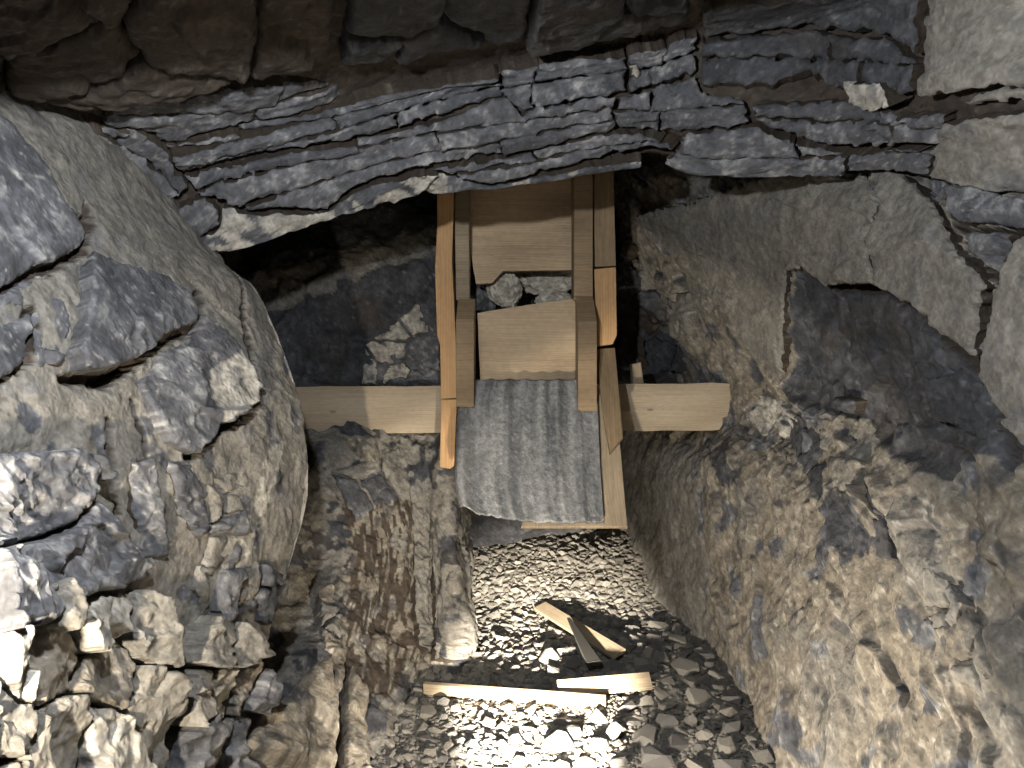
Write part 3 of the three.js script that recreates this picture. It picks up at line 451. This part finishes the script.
const freshWood = wood(205, [0.56, 0.43, 0.29], [0.74, 0.60, 0.43], 2), agedWood = wood(207, [0.36, 0.30, 0.225], [0.56, 0.48, 0.37], 1), beamWood = wood(209, [0.48, 0.43, 0.36], [0.64, 0.59, 0.51], 1, true), darkWood = wood(211, [0.06, 0.057, 0.05], [0.13, 0.12, 0.10], 1);
// a board whose face outline is given at depth d, running th metres back
function boardGeo(list, d, th, bevel = 0.004) {
  const s = new THREE.Shape(list.map(([x, y]) => { const p = at(x, y, d); return new THREE.Vector2(p.x, p.y); }));
  const g = new THREE.ExtrudeGeometry(s, { depth: th - 2 * bevel, bevelEnabled: true, bevelThickness: bevel, bevelSize: bevel, bevelOffset: -bevel, bevelSegments: 2 }); g.translate(0, 0, -d - th + bevel); return g;
}
// a cleat seen edge-on: side outline as [depth, y] points, between two x at the front depth
function cleatGeo(x0, x1, d, list) {
  const a = at(x0, 0, d).x, b = at(x1, 0, d).x, s = new THREE.Shape(list.map(([q, y]) => { const p = at(512, y, q); return new THREE.Vector2(-p.z, p.y); }));
  const g = new THREE.ExtrudeGeometry(s, { depth: b - a - 0.008, bevelEnabled: true, bevelThickness: 0.004, bevelSize: 0.004, bevelOffset: -0.004, bevelSegments: 2 });
  g.rotateY(Math.PI / 2); g.translate(a + 0.004, 0, 0); return g;
}
// a sawn piece between two points, w wide and h thick, slightly out of true
function pieceGeo(a, b, w, h, upv = W(0, 1, 0), seed = 1, taper = 1) {
  const L = a.distanceTo(b), g = new RoundedBoxGeometry(w, L, h, 2, Math.min(w, h) * 0.12), p = g.attributes.position, r = rng(seed), k = [r() - 0.5, r() - 0.5, r() - 0.5];
  for (let i = 0; i < p.count; i++) { const t = p.getY(i) / L + 0.5, s = 1 + (taper - 1) * t; p.setXYZ(i, p.getX(i) * s + 0.012 * k[0] * Math.sin(t * 4), p.getY(i) + 0.05 * k[1] * p.getX(i), p.getZ(i) * s); }
  const uv = g.attributes.uv; for (let i = 0; i < uv.count; i++) uv.setXY(i, p.getX(i) + p.getZ(i), p.getY(i));
  const y = b.clone().sub(a).normalize(), x = y.clone().cross(upv).normalize(), z = x.clone().cross(y);
  g.applyMatrix4(new THREE.Matrix4().makeBasis(x, y, z)); const c = a.clone().add(b).multiplyScalar(0.5); g.translate(c.x, c.y, c.z); g.computeVertexNormals(); return g;
}
// the beam across the tunnel: a hewn timber, its lower front arris taken off
{
  const t = thing('cross_beam', 'heavy hewn timber beam spanning the tunnel behind the chute', 'beam', at(512, 432, 4.8));
  const prof = [[4.67, 385], [4.665, 412], [4.70, 432], [4.98, 424], [4.98, 388]], n = 60, pos = [], uv = [], idx = [], X0 = -1.62, X1 = 1.52;
  const outline = []; for (let k = 0; k < prof.length; k++) { const p = at(512, prof[k][1], prof[k][0]), q = at(512, prof[(k + 1) % prof.length][1], prof[(k + 1) % prof.length][0]); for (let m = 0; m < 6; m++) outline.push(p.clone().lerp(q, m / 6)); }
  const M = outline.length;
  for (let i = 0; i <= n; i++) for (let k = 0; k <= M; k++) { const p = outline[k % M], x = X0 + (X1 - X0) * i / n, w = 0.006 * fbm(x, p.y * 3, p.z * 3, 2.5, 2), ty = 0.012 * (x / 1.5); pos.push(x, p.y + w + ty, p.z + w); uv.push(k / M * 1.1, x); }
  for (let i = 0; i < n; i++) for (let k = 0; k < M; k++) { const a = i * (M + 1) + k, b = a + 1, c = a + M + 1, d = c + 1; idx.push(a, b, d, a, d, c); }
  const g = new THREE.BufferGeometry(); g.setAttribute('position', new THREE.Float32BufferAttribute(pos, 3)); g.setAttribute('uv', new THREE.Float32BufferAttribute(uv, 2)); g.setIndex(idx); 
  const flat = g.toNonIndexed(); flat.computeVertexNormals(); const bm = beamWood.clone(); bm.map = bm.map.clone(); bm.map.rotation = 0; bm.bumpMap = bm.map;
  part('timber', flat, bm, t); const e = [X0, X1].map(x => { const s = new THREE.ShapeGeometry(new THREE.Shape(outline.map(p => new THREE.Vector2(-p.z, p.y)))); s.rotateY(Math.PI / 2); s.translate(x, 0, 0); return s; });
  part('sawn_end', e[0], bm, t); part('sawn_end', e[1], bm, t);
}
{
  const w = shadows(new THREE.Mesh(boardGeo([[632, 364], [641, 362], [644, 383], [633, 384]], 4.74, 0.09, 0.006), greyWood)); w.name = 'wooden_wedge'; scene.add(w);
  tag(w, 'small pale wooden wedge standing on the beam right of the chute', 'wedge');
}
// ---------------------------------------------------------------- the ore chute
const chute = thing('ore_chute', 'timber ore chute with gate boards and a ribbed grey lining sheet', 'chute', at(530, 530, 4.2));
{
  const P = (n, g, m, l) => part(n, g, m, chute, l);
  P('post', boardGeo([[437, 150], [455, 150], [453, 225], [452, 262], [455, 320], [458, 388], [457, 398], [441, 399], [440, 345], [437, 335], [435, 268], [437, 225]], 4.40, 0.10), freshWood, 'fresh orange left post board');
  P('post', boardGeo([[441, 400], [457, 399], [454, 466], [450, 469], [440, 467]], 4.40, 0.10), freshWood);
  P('post', boardGeo([[594, 150], [613, 150], [615, 225], [616, 266], [595, 267], [594, 225]], 4.42, 0.12), agedWood);
  P('post', boardGeo([[594, 269], [616, 267], [617, 335], [613, 344], [597, 346], [596, 320]], 4.42, 0.12), freshWood, 'fresh orange right post board');
  P('cleat', cleatGeo(455, 469, 4.42, [[4.42, 150], [4.42, 236], [4.5, 300], [4.62, 300], [4.62, 150]]), greyWood);
  P('cleat', cleatGeo(574, 593, 4.36, [[4.36, 140], [4.36, 296], [4.40, 301], [4.56, 300], [4.56, 140]]), agedWood);
  P('cleat', cleatGeo(456, 474, 4.24, [[4.24, 407], [4.24, 319], [4.40, 299], [4.42, 299], [4.42, 402]]), agedWood);
  P('cleat', cleatGeo(578, 597, 4.24, [[4.24, 411], [4.24, 321], [4.40, 299], [4.42, 299], [4.42, 404]]), agedWood);
  P('gate_board', boardGeo([[469, 150], [577, 150], [577, 270], [503, 271], [492, 283], [476, 284], [470, 250]], 4.60, 0.05), greyWoodAcross);
  P('gate_board', boardGeo([[477, 313], [500, 309], [540, 303], [579, 298], [580, 392], [481, 395]], 4.44, 0.05), greyWoodAcross);
  // inclined bottom: lining sheet over a base plank
  const T0 = at(512, 383, 4.40), T1 = at(512, 525, 3.92), run = T1.clone().sub(T0), L = run.length(), dir = run.clone().normalize(), nrm = W(1, 0, 0).cross(dir).multiplyScalar(-1).normalize(); if (nrm.z < 0) nrm.negate();
  const edge = (list, t) => { let i = 0; while (i < list.length - 2 && t > list[i + 1][0]) i++; const [a, x] = list[i], [b, y] = list[i + 1]; return x + (y - x) * (t - a) / (b - a); };
  const X = (px, t) => (px - 512) / F * (4.40 - 0.48 * t);
  const lx = [[0, 464], [0.15, 458], [0.75, 455], [0.88, 459], [1, 467]], rx = [[0, 594], [0.2, 597], [0.6, 599], [1, 603]], ribs = [0.06, 0.21, 0.36, 0.47, 0.60, 0.72, 0.86];
  const n = 150, m = 70, pos = [], uv = [], col = [], idx = [];
  for (const side of [0, 1]) for (let j = 0; j <= m; j++) for (let i = 0; i <= n; i++) {
    const s = i / n, endT = 1 - 0.055 * smooth(0.55, 0.0, s) - 0.035 * smooth(0.12, 0.0, s) + 0.010 * fbm(s, 0, 0, 14, 3), t = j / m * endT;
    const x = X(edge(lx, t), t) * (1 - s) + X(edge(rx, t), t) * s, wob = 0.012 * noise3(s * 3, t * 1.5, 3);
    let h = 0.004 * fbm(x, t, 5, 6, 3) + 0.002 * fbm(x, t, 2, 30, 2); for (const k of ribs) h += 0.02 * Math.exp(-(((s + wob - k) / 0.028) ** 2)) * (0.7 + 0.5 * noise3(k * 9, t * 2, 1)); h += 0.045 * smooth(0.13, 0.0, s) * smooth(0.16, 0.4, t) + 0.02 * smooth(0.965, 1, s) - 0.03 * smooth(0.02, 0, s);
    const q = T0.clone().addScaledVector(dir, t * L).addScaledVector(nrm, h + 0.035 - side * 0.012); q.x = x; pos.push(q.x, q.y, q.z); uv.push(x, t * L);
    const st = clamp(0.5 + 0.95 * fbm(s * 3.0, t * 0.22, 1, 3, 2) + 0.25 * fbm(x, t, 3, 26, 3)); let c = mix3([0.15, 0.155, 0.162], [0.37, 0.372, 0.37], st); c = mix3(c, [0.5, 0.5, 0.485], 0.5 * smooth(0.35, 0.6, fbm(x * 2.4, t, 9, 16, 3))); col.push(...c);
  }
  const K = (n + 1) * (m + 1);
  for (const side of [0, 1]) for (let j = 0; j < m; j++) for (let i = 0; i < n; i++) { const a = side * K + j * (n + 1) + i, b = a + 1, c = a + n + 1, d = c + 1; if (side) idx.push(a, b, d, a, d, c); else idx.push(a, d, b, a, c, d); }
  const rim = []; for (let i = 0; i <= n; i++) rim.push(i); for (let j = 1; j <= m; j++) rim.push(j * (n + 1) + n); for (let i = n - 1; i >= 0; i--) rim.push(m * (n + 1) + i); for (let j = m - 1; j > 0; j--) rim.push(j * (n + 1));
  for (let k = 0; k < rim.length; k++) { const a = rim[k], b = rim[(k + 1) % rim.length]; idx.push(a, b, b + K, a, b + K, a + K); }
  P('lining_sheet', meshFrom(pos, col, uv, idx), new THREE.MeshStandardMaterial({ vertexColors: true, map: metre(grainTex, 3), bumpMap: metre(bumpTex, 4), bumpScale: 0.004, roughness: 0.6, metalness: 0.15 }), 'ribbed grey lining sheet with a ragged lower edge');
  const plank = new THREE.Shape(); [[521, 1.02], [627, 1.02], [619, 0.4], [616, 0.1], [560, 0.1]].forEach(([px, t], i) => plank[i ? 'lineTo' : 'moveTo'](X(px, t), -t * L));
  const pg = new THREE.ExtrudeGeometry(plank, { depth: 0.02, bevelEnabled: true, bevelThickness: 0.003, bevelSize: 0.003, bevelOffset: -0.003, bevelSegments: 1 });
  pg.applyMatrix4(new THREE.Matrix4().makeBasis(W(1, 0, 0), dir.clone().negate(), nrm)); const off = T0.clone().addScaledVector(nrm, -0.005); pg.translate(0, off.y, off.z); P('base_plank', pg, greyWood);
  const sg = new THREE.Shape(); [[470, 0.80], [522, 0.98], [560, 0.1], [468, 0.1]].forEach(([px, t], i) => sg[i ? 'lineTo' : 'moveTo'](X(px, t), -t * L));
  const s2 = new THREE.ExtrudeGeometry(sg, { depth: 0.02, bevelEnabled: false }); s2.applyMatrix4(new THREE.Matrix4().makeBasis(W(1, 0, 0), dir.clone().negate(), nrm)); s2.translate(0, off.y, off.z); P('base_plank', s2, greyWood);
  const sb = new THREE.Shape(); [[597, -0.24], [614, -0.25], [618, 0.1], [622, 0.44], [609, 0.55], [603, 0.3], [599, 0.05]].forEach(([px, t], i) => sb[i ? 'lineTo' : 'moveTo'](X(px, t), -t * L));
  const s3 = new THREE.ExtrudeGeometry(sb, { depth: 0.025, bevelEnabled: true, bevelThickness: 0.003, bevelSize: 0.003, bevelOffset: -0.003, bevelSegments: 1 }); s3.applyMatrix4(new THREE.Matrix4().makeBasis(W(1, 0, 0), dir.clone().negate(), nrm)); s3.translate(0, off.y + 0.027 * nrm.y, off.z + 0.027 * nrm.z); P('side_board', s3, agedWood);
}
// ---------------------------------------------------------------- loose stone
function stoneGeo(seed, sx, sy, sz, n = 16) {
  const r = rng(seed), pts = []; for (let i = 0; i < n; i++) { const a = r() * 6.283, c = r() * 2 - 1, q = Math.sqrt(1 - c * c), k = 0.82 + 0.18 * r(); const e = 0.72; const f = v => Math.sign(v) * Math.abs(v) ** e; pts.push(new V3(f(q * Math.cos(a)) * sx * k, f(c) * sy * k, f(q * Math.sin(a)) * sz * k)); }
  const g = new ConvexGeometry(pts), p = g.attributes.position, uv = []; for (let i = 0; i < p.count; i++) uv.push(p.getX(i) + p.getY(i), p.getZ(i) + p.getY(i)); g.setAttribute('uv', new THREE.Float32BufferAttribute(uv, 2)); return g;
}
function crag(seed, sx, sy, sz, kind, where) {   // a rough fragment with broken faces
  const g = new THREE.IcosahedronGeometry(1, 14), p = g.attributes.position, col = [], uv = [], r = rng(seed), planes = Array.from({ length: 13 }, () => { const c = r() * 2 - 1, a = r() * 6.283, q = Math.sqrt(1 - c * c); return [q * Math.cos(a), c, q * Math.sin(a), 0.68 + 0.28 * r()]; });
  for (let i = 0; i < p.count; i++) {
    const d = new V3().fromBufferAttribute(p, i).normalize(); let k = 1; for (const [a, b, c, e] of planes) { const q = d.x * a + d.y * b + d.z * c; if (q > 0) k = Math.min(k, e / q); }
    k += 0.13 * fbm(d.x + seed, d.y, d.z, 3, 4); const P = W(d.x * sx * k, d.y * sy * k, d.z * sz * k); p.setXYZ(i, P.x, P.y, P.z); const c = rockColor(kind, P.clone().add(where)); col.push(...c); uv.push(P.x + P.z, P.y);
  }
  g.setAttribute('color', new THREE.Float32BufferAttribute(col, 3)); g.setAttribute('uv', new THREE.Float32BufferAttribute(uv, 2)); g.computeVertexNormals(); return g;
}
for (const [x, y, d, sx, sy, sz, kind, turn, label] of [
  [505, 289, 4.77, 0.115, 0.15, 0.08, 'ore', 0.9, 'large pale broken ore rock leaning in the chute opening'],
  [546, 278, 4.98, 0.27, 0.13, 0.09, 'ore', 0.1, 'wide pale ore rock under the notched upper gate board'],
  [554, 300, 4.74, 0.125, 0.075, 0.07, 'ore', -0.15, 'flat pale ore rock lying above the lower gate board'],
  [479, 301, 4.92, 0.10, 0.13, 0.08, 'slate', 0.9, 'dark grey slate fragment wedged at left of the chute opening'],
  [527, 315, 4.56, 0.24, 0.035, 0.04, 'dark', 0.16, 'long dark stone slab behind the lower gate board'],
]) { const w = at(x, y, d), m = shadows(new THREE.Mesh(crag(Math.round(x * 7 + y), sx, sy, sz, kind, w), rockMat)); m.name = numbered('ore_rock'); m.position.copy(w); m.rotation.z = turn * 0.6; scene.add(tag(m, label, 'rock', 'ore rocks held in the chute')); }

const onFloor = (x, y, lift = 0.02) => { let d = 1.6 * F / (y - 384); for (let k = 0; k < 6; k++) { const p = at(x, y, d); d = (1.6 - bed(p.x, -d) - lift) * F / (y - 384); } return at(x, y, d); };
const boards = [[[424, 688], [606, 702]], [[558, 689], [651, 681]], [[540, 606], [620, 654]], [[594, 664], [568, 618]]].map(l => l.map(([x, y]) => { const p = onFloor(x, y, 0.05); return [p.x, p.z]; }));
const leftEdge = d => d < 3.1 ? -0.62 : d < 4.0 ? -0.62 + 0.12 * (d - 3.1) : d < 4.35 ? -0.5 : -0.28, rightEdge = d => d < 4.4 ? 1.06 + 0.05 * (d - 3) : 1.1 - 0.13 * (d - 4.4);
{
  const tones = [[0.27, 0.255, 0.23], [0.33, 0.305, 0.265], [0.21, 0.2, 0.19], [0.38, 0.355, 0.31]].map(c => new THREE.MeshStandardMaterial({ color: new THREE.Color().setRGB(...c), map: metre(grainTex, 6), bumpMap: metre(bumpTex, 6), bumpScale: 0.004, roughness: 0.9 }));
  const shapes = Array.from({ length: 14 }, (_, i) => stoneGeo(300 + i, 1, 0.42 + 0.03 * (i % 5), 0.7 + 0.05 * (i % 4)));
  const r = rng(77), placed = [], cell = new Map(), key = (x, z) => Math.floor(x / 0.1) + ',' + Math.floor(z / 0.1);
  const free = (x, z, s, k) => { if (s > 0.028 && boards.some(b => lineDist(b, x, z) < s + 0.03)) return false; for (let i = -2; i <= 2; i++) for (let j = -2; j <= 2; j++) for (const q of cell.get(key(x + i * 0.1, z + j * 0.1)) || []) if (Math.hypot(q[0] - x, q[1] - z) < k * (q[2] + s)) return false; return true; };
  const put = (x, z, s) => { const k = key(x, z); if (!cell.has(k)) cell.set(k, []); cell.get(k).push([x, z, s]); placed.push([x, z, s]); };
  // the larger stones lie to the right and around the boards
  let tries = 0; while (placed.length < 60 && tries++ < 6000) { const d = 3.05 + r() * 1.75, x = 0.2 + r() * (rightEdge(d) - 0.2), s = 0.055 + 0.04 * r(); if (free(x, -d, s, 0.95)) put(x, -d, s); }
  tries = 0; while (placed.length < 300 && tries++ < 40000) { const d = 2.95 + r() * 1.75, x = leftEdge(d) + r() * (rightEdge(d) - leftEdge(d)), s = 0.03 + 0.03 * r() * r() + 0.008 * Math.max(0, d - 3.4); if (free(x, -d, s, 0.88)) put(x, -d, s); }
  const shade = ['grey', 'buff', 'dark grey', 'pale'];
  placed.forEach(([x, z, s], i) => {
    const tone = Math.floor(r() * 4), m = shadows(new THREE.Mesh(shapes[Math.floor(r() * 14)], tones[tone])); m.name = numbered('rubble_stone'); m.scale.setScalar(s); m.position.set(x, bed(x, z) + s * 0.22, z); m.rotation.set((r() - 0.5) * 0.9, r() * 6.28, (r() - 0.5) * 0.9);
    const size = s > 0.065 ? 'large' : s > 0.045 ? 'fist-sized' : 'small', d = -z;
    const where = x > rightEdge(d) - 0.22 ? 'against the foot of the right wall' : x < leftEdge(d) + 0.2 ? 'along the foot of the left bench' : d < 3.3 ? 'in the bright foreground rubble' : d < 3.7 ? 'in front of the long floor board' : d < 4.05 ? (x < 0.25 ? 'behind the long floor board' : 'behind the short tilted board') : x > 0.55 ? 'right of the slanting board' : x > 0.1 ? 'around the slanting board' : 'left of the slanting board near the rock pillar';
    const look = `${size} ${shade[tone]} angular stone ${where}`;
    scene.add(tag(m, look, 'stone', look.replace('stone', 'stones')));
  });
  // the chips between them and the rubble too far back to tell apart
  const small = []; tries = 0; while (small.length < 7000 && tries++ < 90000) { const d = 2.3 + 4.2 * r() ** 0.8, x = leftEdge(d) - 0.1 + r() * (rightEdge(d) - leftEdge(d) + 0.25), s = 0.012 + 0.018 * r() * r() + (d > 4.4 ? 0.03 * r() + 0.004 : 0) + (d < 2.95 ? 0.02 : 0); if (free(x, -d, s, 0.6)) { put(x, -d, s); small.push([x, -d, s]); } }
  const mats = [0, 1].map(k => { const im = new THREE.InstancedMesh(stoneGeo(350 + k, 1, 0.5, 0.8, 12), tones[0].clone(), Math.ceil(small.length / 2)); im.material.color.setRGB(1, 1, 1); return im; });
  const M = new THREE.Matrix4(), Q = new THREE.Quaternion(), E = new THREE.Euler(), n = [0, 0];
  small.forEach(([x, z, s], i) => { const k = i % 2; E.set((r() - 0.5) * 1.1, r() * 6.28, (r() - 0.5) * 1.1); Q.setFromEuler(E); M.compose(W(x, bed(x, z) + s * 0.3, z), Q, W(s, s, s)); mats[k].setMatrixAt(n[k], M); mats[k].setColorAt(n[k]++, new THREE.Color().setRGB(...mul3([0.31, 0.29, 0.255], 0.65 + 0.6 * r()))); });
  const g = new THREE.Group(); g.name = 'stone_chips'; tag(g, 'small stone chips and gravel filling the tunnel floor', 'gravel', null, 'stuff'); scene.add(g);
  mats.forEach((im, k) => { im.count = n[k]; im.name = 'stone_chips_layer'; im.userData.kind = 'stuff'; shadows(im); g.add(im); });
}
// boards lying in the rubble
function floorBoard(name, a, b, w, h, upv, mat, label, category, taper, seed) { const o = shadows(new THREE.Mesh(pieceGeo(a, b, w, h, upv, seed, taper), mat)); o.name = numbered(name); scene.add(tag(o, label, category)); return o; }
floorBoard('floor_plank', onFloor(424, 688, 0.04), onFloor(606, 702, 0.035), 0.03, 0.06, W(0, 1, 0.15), greyWood, 'long board standing on edge across the rubble', 'plank', 1, 3);
floorBoard('floor_plank', onFloor(558, 689, 0.05), onFloor(651, 681, 0.07), 0.09, 0.025, W(0, 1, 0.75), greyWood, 'short tilted board right of the long floor board', 'plank', 1, 5);
floorBoard('floor_plank', onFloor(540, 606, 0.05), onFloor(620, 654, 0.05), 0.10, 0.022, W(-0.2, 1, 0.35), greyWood, 'slanting board lying in the rubble below the chute', 'plank', 1, 7);
floorBoard('wooden_stake', onFloor(594, 664, 0.06), onFloor(568, 618, 0.11), 0.085, 0.03, W(0.1, 0.8, 1), darkWood, 'dark pointed stake sticking up from the rubble below the slanting board', 'stake', 0.25, 9);

// ---------------------------------------------------------------- the work lamps (all just outside the picture)
const steel = new THREE.MeshStandardMaterial({ color: 0x22252a, roughness: 0.5, metalness: 0.6 });
function workLamp(key, label, standTo) {
  const L = LAMPS[key], pos = W(...L.pos), dir = W(...L.aim).normalize(), col = new THREE.Color().setRGB(...L.color);
  const t = thing('work_lamp', label, 'lamp', pos); const q = new THREE.Quaternion().setFromUnitVectors(W(0, 0, 1), dir);
  const put = (n, g, m) => { g.applyQuaternion(q); const o = shadows(new THREE.Mesh(g, m)); o.name = n; t.add(o); return o; };
  const body = new RoundedBoxGeometry(0.16, 0.12, 0.05, 3, 0.012); body.translate(0, 0, -0.045); put('housing', body, steel);
  const face = new RoundedBoxGeometry(0.13, 0.09, 0.008, 2, 0.003); face.translate(0, 0, -0.014); const glow = new THREE.MeshStandardMaterial({ color: 0xffffff, emissive: col, emissiveIntensity: 3, roughness: 0.3 }); put('lamp_glass', face, glow);
  const yoke = new THREE.TorusGeometry(0.095, 0.006, 8, 24, Math.PI); yoke.translate(0, 0, -0.045); put('bracket', yoke, steel);
  const back = pos.clone().addScaledVector(dir, -0.09), rod = pieceGeo(back, W(...standTo), 0.02, 0.02, W(0.3, 0.2, 1), 2); part('stand', rod, steel, t);
  const add = (aim, angle, penumbra, cd) => { const s = new THREE.SpotLight(col, cd, 0, angle, penumbra, 2); s.position.copy(pos).addScaledVector(dir, 0.01); s.target.position.copy(s.position).add(W(...aim)); s.castShadow = true; s.shadow.radius = 1.6; s.shadow.mapSize.set(2048, 2048); scene.add(s); scene.add(s.target); return s; };
  add(L.aim, L.angle, L.penumbra, L.cd); return add;
}
workLamp('roof', 'black work lamp hanging from the roof above the path', [-0.48, 2.82, -0.85]);
workLamp('floor', 'black work lamp on a short stand over the rubble', [0.05, 0.0, -2.1])(FLOOR_CORE.aim, FLOOR_CORE.angle, FLOOR_CORE.penumbra, FLOOR_CORE.cd);
workLamp('side', 'black work lamp beside the left wall', [-1.0, 0.0, -0.6]);
renderer.render(scene, camera);
